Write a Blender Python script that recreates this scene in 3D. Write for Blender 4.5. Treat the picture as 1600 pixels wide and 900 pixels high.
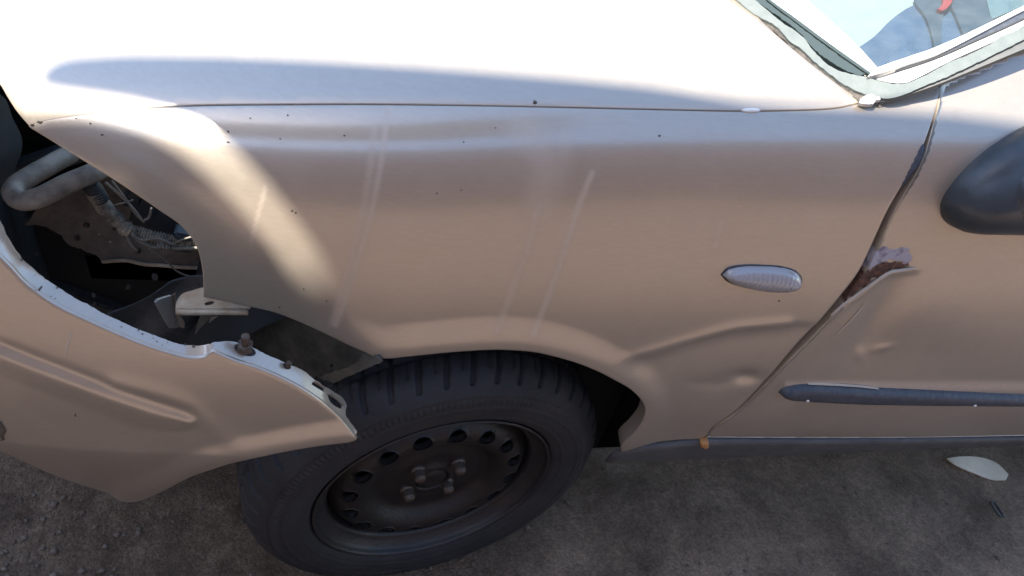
import bpy, bmesh, math, random
import numpy as np
from mathutils import Vector, Matrix
from mathutils.bvhtree import BVHTree
from mathutils.geometry import delaunay_2d_cdt
random.seed(4); RNG = np.random.default_rng(4)
for o in list(bpy.data.objects): bpy.data.objects.remove(o)
SC = bpy.context.scene; COL = SC.collection
PI = math.pi

# ------------------------------------------------------------------ camera
YAW, PITCH, ROLL, FPX = .334941, .758826, -.263086, 1168.65
CAM = np.array([-.167657, -.632788, 1.353337])
fw = np.array([math.sin(YAW)*math.cos(PITCH), math.cos(YAW)*math.cos(PITCH), -math.sin(PITCH)])
r0 = np.cross(fw, [0, 0, 1]); r0 /= np.linalg.norm(r0); d0 = np.cross(fw, r0)
rt = math.cos(ROLL)*r0 + math.sin(ROLL)*d0
dn = -math.sin(ROLL)*r0 + math.cos(ROLL)*d0
cd = bpy.data.cameras.new('camera'); cam = bpy.data.objects.new('camera', cd); COL.objects.link(cam)
cam.matrix_world = Matrix(((rt[0], -dn[0], -fw[0], CAM[0]), (rt[1], -dn[1], -fw[1], CAM[1]), (rt[2], -dn[2], -fw[2], CAM[2]), (0, 0, 0, 1)))
cd.sensor_width = 36; cd.lens = 36*FPX/1600; cd.clip_start = .02; cd.clip_end = 500
SC.camera = cam

# ------------------------------------------------------------------ sky, sun, exposure
SUN = np.array([-.56, -.22, .80]); SUN /= np.linalg.norm(SUN)
w = bpy.data.worlds.new('World'); SC.world = w; w.use_nodes = True
nt = w.node_tree; bgn = nt.nodes['Background']; sk = nt.nodes.new('ShaderNodeTexSky'); sk.sky_type = 'NISHITA'
sk.sun_disc = False; sk.sun_elevation = math.asin(SUN[2]); sk.sun_rotation = math.atan2(SUN[0], SUN[1])
sk.air_density = 1.0; sk.dust_density = .5; sk.ozone_density = .35
nt.links.new(sk.outputs[0], bgn.inputs[0]); bgn.inputs[1].default_value = .15
sl = bpy.data.lights.new('sun', 'SUN'); sl.energy = 5.0; sl.angle = math.radians(.5); sl.color = (1, .95, .86)
so = bpy.data.objects.new('sun', sl); COL.objects.link(so); so.location = (-3, .4, 4)
so.rotation_euler = Vector(SUN).to_track_quat('Z', 'Y').to_euler()
SC.view_settings.view_transform = 'Standard'; SC.view_settings.look = 'None'
SC.view_settings.exposure = 1.68; SC.view_settings.gamma = 1
SC.render.resolution_x, SC.render.resolution_y = 1024, 576

# ------------------------------------------------------------------ helpers: rays through photo points, curves
def ray(px, py):
    v = fw + rt*(px-800)/FPX + dn*(py-450)/FPX
    return v/np.linalg.norm(v)
def hitplane(px, py, P, n):
    v = ray(px, py); return CAM + v*(np.dot(np.asarray(P)-CAM, n)/np.dot(v, n))
def aty(px, py, y): return hitplane(px, py, (0, y, 0), np.array([0, 1., 0]))
def atz(px, py, z): return hitplane(px, py, (0, 0, z), np.array([0, 0, 1.]))
def topx(P):
    q = np.atleast_2d(P)-CAM; wd = q@fw
    return np.stack([800+FPX*(q@rt)/wd, 450+FPX*(q@dn)/wd], 1)
def resample(pts, step, closed=True, smooth=True):
    """Catmull-Rom through points, resampled at about `step` (same units as pts)."""
    P = np.asarray(pts, float); n = len(P); out = []
    for i in range(n if closed else n-1):
        if closed: p0, p1, p2, p3 = P[i-1], P[i], P[(i+1) % n], P[(i+2) % n]
        else: p0, p1, p2, p3 = P[max(i-1, 0)], P[i], P[i+1], P[min(i+2, n-1)]
        L = np.linalg.norm(p2-p1); k = max(1, int(math.ceil(L/step)))
        a = np.dot(p1-p0, p2-p1)/(np.linalg.norm(p1-p0)*L+1e-12); b = np.dot(p3-p2, p2-p1)/(np.linalg.norm(p3-p2)*L+1e-12)
        t1 = (p2-p0)/2 if (smooth and a > .55) else (p2-p1)
        t2 = (p3-p1)/2 if (smooth and b > .55) else (p2-p1)
        t1 = t1/(np.linalg.norm(t1)+1e-12)*L; t2 = t2/(np.linalg.norm(t2)+1e-12)*L
        for j in range(k):
            t = j/k
            out.append((2*t**3-3*t*t+1)*p1+(t**3-2*t*t+t)*t1+(-2*t**3+3*t*t)*p2+(t**3-t*t)*t2)
    if not closed: out.append(P[-1])
    return np.array(out)
def pip(pts, poly):
    pts = np.atleast_2d(pts); x, y = pts[:, 0], pts[:, 1]; ins = np.zeros(len(pts), bool)
    n = len(poly)
    for i in range(n):
        x1, y1 = poly[i]; x2, y2 = poly[(i+1) % n]
        if y1 == y2: continue
        c = ((y1 > y) != (y2 > y)) & (x < (x2-x1)*(y-y1)/(y2-y1)+x1); ins ^= c
    return ins
def dist_poly(pts, poly, closed=True):
    pts = np.atleast_2d(np.asarray(pts, float)); poly = np.asarray(poly, float); d = np.full(len(pts), 1e9)
    m = len(poly) if closed else len(poly)-1
    for i in range(m):
        a, b = poly[i], poly[(i+1) % len(poly)]; ab = b-a; L = ab@ab+1e-18
        t = np.clip(((pts-a)@ab)/L, 0, 1); d = np.minimum(d, np.linalg.norm(pts-a-t[:, None]*ab, axis=1))
    return d
def sstep(a, b, x):
    t = np.clip((x-a)/(b-a), 0, 1); return t*t*(3-2*t)

# ------------------------------------------------------------------ helpers: materials
MATS = {}
def mat(name, col, rough=.5, metal=0., coat=0., coat_r=.05, noise=None, bump=None, spec=None):
    """noise=(scale, amount, colour2); bump=(scale, strength)"""
    m = bpy.data.materials.new(name); m.use_nodes = True; N = m.node_tree.nodes; L = m.node_tree.links
    b = N['Principled BSDF']; b.inputs['Base Color'].default_value = (*col, 1)
    b.inputs['Roughness'].default_value = rough; b.inputs['Metallic'].default_value = metal
    b.inputs['Coat Weight'].default_value = coat; b.inputs['Coat Roughness'].default_value = coat_r
    if spec is not None: b.inputs['Specular IOR Level'].default_value = spec
    tc = N.new('ShaderNodeTexCoord')
    if noise:
        nz = N.new('ShaderNodeTexNoise'); nz.inputs['Scale'].default_value = noise[0]; nz.inputs['Detail'].default_value = 8; nz.inputs['Roughness'].default_value = .65
        L.new(tc.outputs['Object'], nz.inputs['Vector'])
        rp = N.new('ShaderNodeValToRGB'); rp.color_ramp.elements[0].position = .5-noise[1]/2; rp.color_ramp.elements[1].position = .5+noise[1]/2
        rp.color_ramp.elements[0].color = (*col, 1); rp.color_ramp.elements[1].color = (*noise[2], 1)
        L.new(nz.outputs[0], rp.inputs[0]); L.new(rp.outputs[0], b.inputs['Base Color'])
    if bump:
        bz = N.new('ShaderNodeTexNoise'); bz.inputs['Scale'].default_value = bump[0]; bz.inputs['Detail'].default_value = 6
        L.new(tc.outputs['Object'], bz.inputs['Vector'])
        bp = N.new('ShaderNodeBump'); bp.inputs['Strength'].default_value = bump[1]; bp.inputs['Distance'].default_value = .004
        L.new(bz.outputs[0], bp.inputs['Height']); L.new(bp.outputs[0], b.inputs['Normal'])
    MATS[name] = m; return m
def paint():
    """aged champagne metallic paint: flake base under a dulled clear coat, dusty; attributes drive dirt, filler and rust"""
    m = bpy.data.materials.new('champagne_paint'); m.use_nodes = True; N = m.node_tree.nodes; L = m.node_tree.links
    b = N['Principled BSDF']; tc = N.new('ShaderNodeTexCoord')
    def noise(scale, detail=5, stretch=None, rough=.6):
        nz = N.new('ShaderNodeTexNoise'); nz.inputs['Scale'].default_value = scale; nz.inputs['Detail'].default_value = detail; nz.inputs['Roughness'].default_value = rough
        if stretch:
            mp = N.new('ShaderNodeMapping'); mp.inputs['Scale'].default_value = stretch; L.new(tc.outputs['Object'], mp.inputs[0]); L.new(mp.outputs[0], nz.inputs['Vector'])
        else: L.new(tc.outputs['Object'], nz.inputs['Vector'])
        return nz.outputs[0]
    def mth(op, a, c, d=None, clamp=False):
        n = N.new('ShaderNodeMath'); n.operation = op; n.use_clamp = clamp
        for i, v in enumerate((a, c, d)):
            if v is None: continue
            if isinstance(v, (int, float)): n.inputs[i].default_value = v
            else: L.new(v, n.inputs[i])
        return n.outputs[0]
    def mixc(f, a, c):
        n = N.new('ShaderNodeMix'); n.data_type = 'RGBA'
        if isinstance(f, (int, float)): n.inputs[0].default_value = f
        else: L.new(f, n.inputs[0])
        for i, v in ((6, a), (7, c)):
            if isinstance(v, tuple): n.inputs[i].default_value = (*v, 1)
            else: L.new(v, n.inputs[i])
        return n.outputs[2]
    def mixf(f, a, c):
        n = N.new('ShaderNodeMix'); n.data_type = 'FLOAT'; L.new(f, n.inputs[0])
        for i, v in ((2, a), (3, c)):
            if isinstance(v, (int, float)): n.inputs[i].default_value = v
            else: L.new(v, n.inputs[i])
        return n.outputs[0]
    def attr(name):
        a = N.new('ShaderNodeAttribute'); a.attribute_name = name; return a.outputs['Fac']
    grain = noise(60, 6, (1.2, 1, 9)); blot = noise(7, 5); fine = noise(420, 3)
    col = mixc(mth('MULTIPLY', mth('SUBTRACT', blot, .35), 1.6, clamp=True), PAINT_A, PAINT_B)
    col = mixc(mth('MULTIPLY', mth('SUBTRACT', grain, .3), 1.0, clamp=True), col, PAINT_C)
    dust = mth('MULTIPLY', attr('dust'), mth('ADD', mth('MULTIPLY', noise(120, 6), .9), .45), clamp=True)
    haze = mth('MULTIPLY', mth('SUBTRACT', noise(11, 7), .5), .7, clamp=True)
    dust = mth('MAXIMUM', dust, haze)
    col = mixc(mth('MULTIPLY', dust, .9), col, (.60, .51, .42))
    edge = mth('MULTIPLY', mth('SUBTRACT', noise(75, 7), .5), 14.)
    fill = mth('MULTIPLY', mth('ADD', mth('SUBTRACT', attr('filler'), 20.), edge), .8, clamp=True)
    rust = mth('MULTIPLY', mth('ADD', mth('SUBTRACT', attr('rust'), 20.), edge), .8, clamp=True)
    fc = mixc(mth('MULTIPLY', mth('SUBTRACT', noise(55, 4), .42), 8, clamp=True), (.20, .185, .23), (.42, .40, .46))
    rc = mixc(mth('MULTIPLY', mth('SUBTRACT', noise(160, 7), .4), 4, clamp=True), (.055, .028, .022), (.17, .085, .055))
    col = mixc(rust, col, rc); col = mixc(fill, col, fc)
    dull = mth('MAXIMUM', rust, fill)
    L.new(col, b.inputs['Base Color'])
    any_ = mth('MAXIMUM', dull, mth('MULTIPLY', dust, .7))
    L.new(mixf(dull, mixf(dust, METAL, .35), 0.), b.inputs['Metallic'])
    L.new(mixf(any_, mth('ADD', mth('MULTIPLY', fine, .12), ROUGH), .8), b.inputs['Roughness'])
    L.new(mixf(any_, COATW, 0.), b.inputs['Coat Weight'])
    L.new(mth('ADD', mth('MULTIPLY', grain, .14), COATR), b.inputs['Coat Roughness']); b.inputs['Coat IOR'].default_value = 2.0
    bp = N.new('ShaderNodeBump'); bp.inputs['Strength'].default_value = .05; bp.inputs['Distance'].default_value = .003
    L.new(grain, bp.inputs['Height'])
    b2 = N.new('ShaderNodeBump'); b2.inputs['Strength'].default_value = .8; b2.inputs['Distance'].default_value = .002
    L.new(mth('MULTIPLY', dull, noise(140, 6)), b2.inputs['Height']); L.new(bp.outputs[0], b2.inputs['Normal']); L.new(b2.outputs[0], b.inputs['Normal'])
    MATS['paint'] = m
PAINT_A = (.452, .386, .308); PAINT_B = (.492, .424, .34); PAINT_C = (.37, .312, .245)
METAL, ROUGH, COATW, COATR = .50, .34, 1., .13
paint()
mat('rubber', (.009, .0095, .0115), .72, noise=(14, .4, (.024, .0235, .025)), bump=(350, .25))
mat('rim_lip', (.016, .016, .018), .45, .2, noise=(30, .4, (.03, .025, .022)), bump=(200, .2))
mat('steel_black', (.0045, .0045, .005), .5, .0, noise=(22, .3, (.014, .0105, .009)), bump=(200, .2))
mat('bolt', (.14, .12, .10), .55, .6, noise=(150, .5, (.06, .04, .03)))
mat('black', (.008, .009, .010), .85)
mat('plastic_dark', (.026, .032, .040), .55, noise=(40, .4, (.05, .058, .066)), bump=(260, .15))
mat('liner', (.020, .024, .030), .6, noise=(38, .35, (.05, .057, .066)), bump=(55, .9))
mat('mirror_plastic', (.03, .038, .044), .30, noise=(30, .6, (.06, .074, .085)), bump=(900, .08))
mat('strip', (.032, .042, .064), .5, noise=(120, .35, (.07, .08, .095)), bump=(400, .15))
mat('sill', (.05, .055, .06), .55, noise=(30, .4, (.095, .098, .1)), bump=(200, .1))
mat('lens', (.34, .34, .355), .15, .0, coat=1, coat_r=.03)
mat('pipe', (.15, .13, .11), .6, .1, noise=(35, .4, (.38, .33, .27)), bump=(300, .15))
mat('hose', (.09, .08, .07), .8, noise=(60, .3, (.50, .42, .31)), bump=(300, .3))
mat('wire', (.16, .145, .13), .6, noise=(200, .4, (.3, .27, .22)))
mat('inner_panel', (.23, .185, .14), .75, .0, noise=(18, .3, (.11, .092, .076)), bump=(90, .3))
mat('inner_grey', (.035, .042, .047), .6, noise=(15, .5, (.085, .10, .11)))
mat('bracket', (.56, .48, .36), .5, .25, noise=(60, .25, (.44, .33, .22)), bump=(120, .2))
mat('bracket_grey', (.24, .23, .225), .6, .3, noise=(60, .4, (.31, .29, .27)))
mat('liner_metal', (.032, .036, .038), .6, .3, noise=(28, .3, (.095, .095, .085)), bump=(120, .3))
mat('sealant', (.105, .125, .122), .8, noise=(60, .5, (.15, .165, .158)), bump=(60, .6))
mat('grime', (.03, .025, .022), .9, noise=(140, .35, (.12, .105, .09)), bump=(180, .8))
mat('trim_white', (.72, .70, .66), .45, noise=(30, .5, (.62, .60, .56)))
mat('trim_dark', (.03, .045, .045), .5)
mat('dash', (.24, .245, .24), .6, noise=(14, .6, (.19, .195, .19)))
mat('worn_grey', (.075, .075, .066), .7, .2, noise=(60, .4, (.14, .135, .115)), bump=(150, .4))
mat('mirrored_blue', (.028, .055, .12), .8, noise=(25, .6, (.020, .040, .09)), bump=(500, .2))  # blue, navy and grey of a painted windscreen reflection
mat('mirrored_navy', (.012, .022, .045), .8, noise=(40, .5, (.02, .034, .06)))
mat('mirrored_grey', (.05, .085, .12), .7, noise=(12, .5, (.08, .11, .13)))
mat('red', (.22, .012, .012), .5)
mat('white_bit', (.85, .83, .78), .5)
mat('orange_bit', (.42, .2, .07), .7)
mat('chip', (.085, .068, .054), .8)
mat('scratch', (.48, .42, .345), .7)
mat('pillar_shade_grey', (.085, .09, .09), .6, noise=(60, .5, (.13, .13, .125)))
mat('debris', (.05, .05, .055), .5)
mat('sun_patch_cream', (.80, .74, .58), .6, noise=(60, .5, (.7, .62, .48)))
mat('shade_metal', (.75, .78, .80), .6, .0)

# ------------------------------------------------------------------ helpers: objects
def link(o, parent=None):
    COL.objects.link(o)
    if parent:
        o.parent = parent; o.matrix_parent_inverse = PW[parent.name].inverted()
        PW[o.name] = Matrix.Identity(4)
    else: PW[o.name] = o.matrix_basis.copy()
    return o
PW = {}
def meshobj(name, V, F, m, parent=None, smooth=True, sharp=None, attrs=None):
    me = bpy.data.meshes.new(name); me.from_pydata([tuple(map(float, v)) for v in V], [], [tuple(int(i) for i in f) for f in F]); me.update()
    if smooth: me.polygons.foreach_set('use_smooth', [True]*len(me.polygons))
    if sharp: me.set_sharp_from_angle(angle=math.radians(sharp))
    me.materials.append(MATS[m] if isinstance(m, str) else m)
    for k, a in (attrs or {}).items():
        at = me.attributes.new(k, 'FLOAT', 'POINT'); at.data.foreach_set('value', np.asarray(a, np.float32))
    o = bpy.data.objects.new(name, me); return link(o, parent)
def empty(name, loc, parent=None):
    o = bpy.data.objects.new(name, None); o.empty_display_size = .1
    if parent is None: o.location = loc; link(o); PW[o.name] = Matrix.Translation(loc)
    else:
        link(o, parent); o.location = loc; PW[o.name] = Matrix.Translation(loc)
    return o
def thing(o, label, cat, group=None):
    o['label'] = label; o['category'] = cat
    if group: o['group'] = group
    return o
def tri2d(poly, step, holes=(), jitter=.0, inset=.45):
    """triangulate a 2D polygon with holes and a regular interior grid -> (verts2d, tris, boundary loops as index lists)"""
    poly = np.asarray(poly, float); lo, hi = poly.min(0), poly.max(0)
    gx, gy = np.meshgrid(np.arange(lo[0]+step/2, hi[0], step), np.arange(lo[1]+step/2, hi[1], step*.866))
    gx = gx+(np.arange(gx.shape[0]) % 2)[:, None]*step/2
    g = np.stack([gx.ravel(), gy.ravel()], 1)
    ok = pip(g, poly)
    for h in holes: ok &= ~pip(g, h)
    g = g[ok]; d = np.full(len(g), 1e9)
    for lp in (poly, *holes):
        lp = np.asarray(lp)
        for i in range(0, len(g), 4000):
            q = g[i:i+4000]; d[i:i+4000] = np.minimum(d[i:i+4000], dist_poly(q, lp))
    g = g[d > step*inset]
    if jitter: g = g+RNG.normal(size=g.shape)*jitter*step
    V = [tuple(p) for p in poly]; E = []; loops = []
    n = len(poly); E += [(i, (i+1) % n) for i in range(n)]; loops.append(list(range(n)))
    for h in holes:
        b = len(V); V += [tuple(p) for p in h]; m = len(h)
        E += [(b+i, b+(i+1) % m) for i in range(m)]; loops.append(list(range(b, b+m)))
    V += [tuple(p) for p in g]
    ov, oe, of, vo, eo, fo = delaunay_2d_cdt([Vector(v) for v in V], E, [], 0, 1e-9)
    ov = np.array([tuple(v) for v in ov]); of = np.array(of)
    cen = ov[of].mean(1); keep = pip(cen, poly)
    for h in holes: keep &= ~pip(cen, h)
    m = {}
    for i, src in enumerate(vo):
        for s in src: m[s] = i
    loops = [[m[i] for i in lp if i in m] for lp in loops]
    return ov, of[keep], loops

# ------------------------------------------------------------------ body surface: cross-section spline swept along the car
Y0 = -.03
def zs(x): return .950+.13*x-.05*x*x
def yo(x):
    a = np.maximum(0, -.05-x); b = np.maximum(0, -.55-x); return Y0+.55*a*a+2.5*b*b
CTRL = [(.12, 0, .06), (.09, 0, .14), (.06, 0, .21), (.028, 0, .31), (.0, 0, .43), (-.006, 0, .54), (-.004, .52, 0), (.006, .76, 0),
        (.022, .92, 0), (.062, 1.0, -.002), (.125, 1, .014), (.21, 1, .030), (.34, 1, .046), (.55, 1, .064), (.85, 1, .078), (1.2, 1, .08), (1.6, 1, .07)]
def ctrl(x):
    x = np.asarray(x, float); z1 = zs(x); out = []
    for dy, k, z in CTRL:
        if k == 0: out.append(np.stack([x, yo(x)+dy, z+0*x], -1))
        else: out.append(np.stack([x, yo(x)+dy, .43+(z1-.43)*k+z], -1))
    return np.stack(out, -2)
def body_t(x, t):
    C_ = ctrl(x); n = C_.shape[-2]; t = np.clip(np.asarray(t, float), 0, n-3-1e-6); i = t.astype(int); f = (t-i)[..., None]
    g = lambda k: np.take_along_axis(C_, (i+k)[..., None, None], -2)[..., 0, :]
    P = ((1-f)**3*g(0)+(3*f**3-6*f**2+4)*g(1)+(-3*f**3+3*f**2+3*f+1)*g(2)+f**3*g(3))/6
    k = sstep(.055, .15, P[..., 1]-Y0); q = (P[..., 0]-.49)/.03                 # foot of the windscreen pillar rises behind the bonnet
    P[..., 2] += k*.36*.03*np.log1p(np.exp(np.clip(q, -40, 40)))
    return P
_tt = np.linspace(0, len(CTRL)-3-1e-5, 1400); _pp = body_t(np.full(1400, .2), _tt)
_ss = np.concatenate([[0], np.cumsum(np.linalg.norm(np.diff(_pp, axis=0), axis=1))]); SMAX = _ss[-1]
def body(x, s): return body_t(np.asarray(x, float), np.interp(s, _ss, _tt))
def normal_of(f, x, s, h=.002):
    a = f(x+h, s)-f(x-h, s); b = f(x, s+h)-f(x, s-h); n = np.cross(a, b); return n/np.linalg.norm(n, axis=-1, keepdims=True)
class Surf:
    """parametric surface with ray lookup"""
    def __init__(s_, f, u0, u1, v0, v1, nu, nv):
        s_.f = f; U, Vv = np.meshgrid(np.linspace(u0, u1, nu), np.linspace(v0, v1, nv), indexing='ij')
        P = f(U, Vv); s_.U = U.ravel(); s_.V = Vv.ravel(); Pv = P.reshape(-1, 3); F = []
        for i in range(nu-1):
            for j in range(nv-1):
                a = i*nv+j; F += [(a, a+nv, a+nv+1), (a, a+nv+1, a+1)]
        s_.F = F; s_.P = Pv
        s_.t = BVHTree.FromPolygons([tuple(p) for p in Pv], F)
    def uv(s_, px, py):
        loc, n, i, d = s_.t.ray_cast(Vector(CAM), Vector(ray(px, py)))
        if loc is None: raise ValueError('ray misses surface at %s %s' % (px, py))
        a, b, c = s_.F[i]; A, B, C_ = s_.P[a], s_.P[b], s_.P[c]; L = np.array(loc)
        m = np.stack([B-A, C_-A], 1); k = np.linalg.lstsq(m, L-A, rcond=None)[0]
        return (s_.U[a]+k[0]*(s_.U[b]-s_.U[a])+k[1]*(s_.U[c]-s_.U[a]), s_.V[a]+k[0]*(s_.V[b]-s_.V[a])+k[1]*(s_.V[c]-s_.V[a]))
    def poly(s_, pts): return np.array([s_.uv(*p) for p in pts])
    def at(s_, px, py, off=0):
        u, v = s_.uv(px, py); u = np.array([u]); v = np.array([v]); return (s_.f(u, v)+bnorm(s_.f, u, v)*off)[0]
BODY = Surf(body, -1.6, 3.2, 0.001, SMAX-.001, 300, 300)
# surface normal orientation: outward
_n = normal_of(body, np.array([.2]), np.array([.4]))[0]
SGN = 1. if _n[1] < 0 else -1.
def bnorm(f, u, v): return SGN*normal_of(f, u, v)

def panel(name, surf, pxpoly, step, m, parent, hem=.012, disp=None, attrs=None, pxstep=6, holes=(), thick=.0012, smooth=True, radius=.0012):
    """sheet-metal panel: outline traced on the surface, trimmed, with a rolled edge turned inward"""
    o2 = resample(pxpoly, pxstep, True, smooth); uv = surf.poly(o2)
    hu = [surf.poly(resample(h, pxstep, True)) for h in holes]
    V2, T, loops = tri2d(uv, step, hu)
    u, v = V2[:, 0], V2[:, 1]; P = surf.f(u, v); N = bnorm(surf.f, u, v)
    if disp is not None: P = P+N*disp(P, topx(P))[:, None]
    # orient
    t0 = T[0]; fn = np.cross(P[t0[1]]-P[t0[0]], P[t0[2]]-P[t0[0]])
    if np.dot(fn, N[t0[0]]) < 0: T = T[:, ::-1]
    A = {k: f(P, topx(P)) for k, f in (attrs or {}).items()}
    Vs = list(P); F = [tuple(t) for t in T]; src = list(range(len(P)))
    cz = uv.mean(0)
    for li, lp in enumerate(loops):
        n = len(lp); Q = P[lp]; tan = np.roll(Q, -1, 0)-np.roll(Q, 1, 0); tan /= np.linalg.norm(tan, axis=1, keepdims=True)+1e-12
        out = np.cross(tan, N[lp]); area = np.sum(V2[lp, 0]*np.roll(V2[lp, 1], -1)-np.roll(V2[lp, 0], -1)*V2[lp, 1])
        # decide sign by testing against interior
        test = V2[lp[0]]; k = 0
        e = Q[:1]+out[:1]*step*.5; d1 = np.linalg.norm(P-e, axis=1).min(); e2 = Q[:1]-out[:1]*step*.5
        cnt = 0
        for q in range(0, n, max(1, n//25)):
            a = np.sum(np.linalg.norm(P-(Q[q]+out[q]*step*1.5), axis=1) < step); b = np.sum(np.linalg.norm(P-(Q[q]-out[q]*step*1.5), axis=1) < step); cnt += np.sign(a-b)
        if cnt > 0: out = -out
        prev = lp
        for (o_, i_) in ((radius*.7, radius*.3), (radius, radius), (radius, hem)):
            row = []
            for q in range(n):
                Vs.append(Q[q]+out[q]*o_-N[lp[q]]*i_); row.append(len(Vs)-1); src.append(lp[q])
            for q in range(n):
                a, b, c, d = prev[q], prev[(q+1) % n], row[(q+1) % n], row[q]
                F.append((a, b, c, d))
            prev = row
    A = {k: np.asarray(a)[src] for k, a in A.items()}
    return meshobj(name, Vs, F, m, parent, attrs=A)
def inflate(name, surf, pxpoly, step, H, W, m, parent, base=.0, pxstep=4, power=2., disp=None, noise=0., tilt=None):
    """a moulded piece standing on a surface: its outline traced, domed outward by H over an edge width W"""
    o2 = resample(pxpoly, pxstep, True); uv = surf.poly(o2)
    V2, T, loops = tri2d(uv, step)
    u, v = V2[:, 0], V2[:, 1]; P = surf.f(u, v); N = bnorm(surf.f, u, v)
    d = np.clip(dist_poly(V2, V2[loops[0]])/W, 0, 1); h = base+H*np.power(np.clip(1-(1-d)**power, 0, 1), 1/power)
    if noise: h = h+RNG.normal(size=len(h))*noise*(d > .02)
    if disp is not None: h = h+disp(P, topx(P), d)
    Q = P+N*h[:, None]
    t0 = T[0]
    if np.dot(np.cross(P[t0[1]]-P[t0[0]], P[t0[2]]-P[t0[0]]), N[t0[0]]) < 0: T = T[:, ::-1]
    Vs = list(Q); F = [tuple(t) for t in T]; lp = loops[0]; n = len(lp); row = []
    for q in range(n): Vs.append(P[lp[q]]-N[lp[q]]*.004); row.append(len(Vs)-1)
    for q in range(n): F.append((lp[q], lp[(q+1) % n], row[(q+1) % n], row[q]))
    return meshobj(name, Vs, F, m, parent)
def sheet(name, pxpoly, place, step, m, parent, thick=.002, holes=(), pxstep=5, smooth=True, rough=0., sharp=40, bev=0.):
    """slab: outline in photo points placed in space by place(px,py) -> xyz, given thickness away from the camera"""
    o2 = resample(pxpoly, pxstep, True, smooth)
    if rough: o2 = o2+RNG.normal(size=o2.shape)*rough
    V2, T, loops = tri2d(o2, step, [resample(h, pxstep, True) for h in holes])
    P = np.array([place(*p) for p in V2]); n0 = np.array([0., 0, 0])
    for t in T[:200]:
        c = np.cross(P[t[1]]-P[t[0]], P[t[2]]-P[t[0]]); c = c if np.dot(c, CAM-P[t[0]]) > 0 else -c; n0 += c
    n0 /= np.linalg.norm(n0)
    t0 = T[0]
    if np.dot(np.cross(P[t0[1]]-P[t0[0]], P[t0[2]]-P[t0[0]]), n0) < 0: T = T[:, ::-1]
    k = len(P); Vs = list(P)+list(P-n0*thick); F = [tuple(t) for t in T]+[tuple(t[::-1]+k) for t in T]
    for lp in loops:
        n = len(lp)
        for q in range(n): F.append((lp[q], lp[(q+1) % n], lp[(q+1) % n]+k, lp[q]+k))
    o = meshobj(name, Vs, F, m, parent, sharp=sharp)
    bm = bmesh.new(); bm.from_mesh(o.data); bmesh.ops.recalc_face_normals(bm, faces=bm.faces); bm.to_mesh(o.data); bm.free()
    return o
def tube(name, pts, rad, m, parent, seg=12, step=.004, closed_ends=True, radf=None):
    P = resample(np.asarray(pts, float), step, False); n = len(P); T = np.gradient(P, axis=0); T /= np.linalg.norm(T, axis=1, keepdims=True)
    up = np.array([0, 0, 1.]) if abs(T[0][2]) < .9 else np.array([1., 0, 0]); a = np.cross(T[0], up); a /= np.linalg.norm(a); Vs = []; F = []
    s = np.concatenate([[0], np.cumsum(np.linalg.norm(np.diff(P, axis=0), axis=1))])
    for i in range(n):
        a = a-T[i]*np.dot(a, T[i]); a /= np.linalg.norm(a); b = np.cross(T[i], a); r = rad if radf is None else radf(s[i], s[-1])
        for k in range(seg):
            q = 2*PI*k/seg; Vs.append(P[i]+r*(math.cos(q)*a+math.sin(q)*b))
    for i in range(n-1):
        for k in range(seg): F.append((i*seg+k, i*seg+(k+1) % seg, (i+1)*seg+(k+1) % seg, (i+1)*seg+k))
    F.append(tuple(range(seg))[::-1]); F.append(tuple((n-1)*seg+k for k in range(seg)))
    return meshobj(name, Vs, F, m, parent)
def ribbon(name, surf, pxpts, width, m, parent, off=.0006, taper=True):
    """thin raised line lying on a surface (scratch, lip)"""
    P2 = resample(pxpts, 3, False); P = np.array([surf.at(*p) for p in P2]); N = np.array([surf.at(*p, .001) for p in P2])-P
    N = N/np.linalg.norm(N, axis=1, keepdims=True); T = np.gradient(P, axis=0); T /= np.linalg.norm(T, axis=1, keepdims=True)
    B = np.cross(T, N); Vs = []; F = []; n = len(P)
    for i in range(n):
        t = i/(n-1); wd = width/2*(min(1, 6*t+.15, 6*(1-t)+.15) if taper else 1)*(.8+.4*random.random())
        for q, h in ((-1, -.0004), (-.4, off), (.4, off), (1, -.0004)): Vs.append(P[i]+B[i]*wd*q+N[i]*h)
    for i in range(n-1):
        for k in range(3): F.append((i*4+k, i*4+k+1, (i+1)*4+k+1, (i+1)*4+k))
    return meshobj(name, Vs, F, m, parent)

# ------------------------------------------------------------------ ground
def vnoise(x, y, seed=0):
    r = np.random.default_rng(seed); G = r.random((256, 256)); xi = np.floor(x).astype(int); yi = np.floor(y).astype(int); fx = x-xi; fy = y-yi
    fx = fx*fx*(3-2*fx); fy = fy*fy*(3-2*fy); g = lambda a, b: G[(xi+a) % 256, (yi+b) % 256]
    return (g(0, 0)*(1-fx)+g(1, 0)*fx)*(1-fy)+(g(0, 1)*(1-fx)+g(1, 1)*fx)*fy
def fbm(x, y, seed=0, o=5):
    v = 0; a = .5
    for i in range(o): v = v+a*vnoise(x*2**i, y*2**i, seed+i); a *= .5
    return v
def ground_z(x, y):
    rough = sstep(.35, -.15, x)
    z = -.014*fbm(x*9+31, y*9+7, 3)*(.25+rough)-.010*fbm(x*34+3, y*34+9, 9, 4)*(.18+rough)
    return z
gm = bpy.data.materials.new('ground'); gm.use_nodes = True
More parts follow.
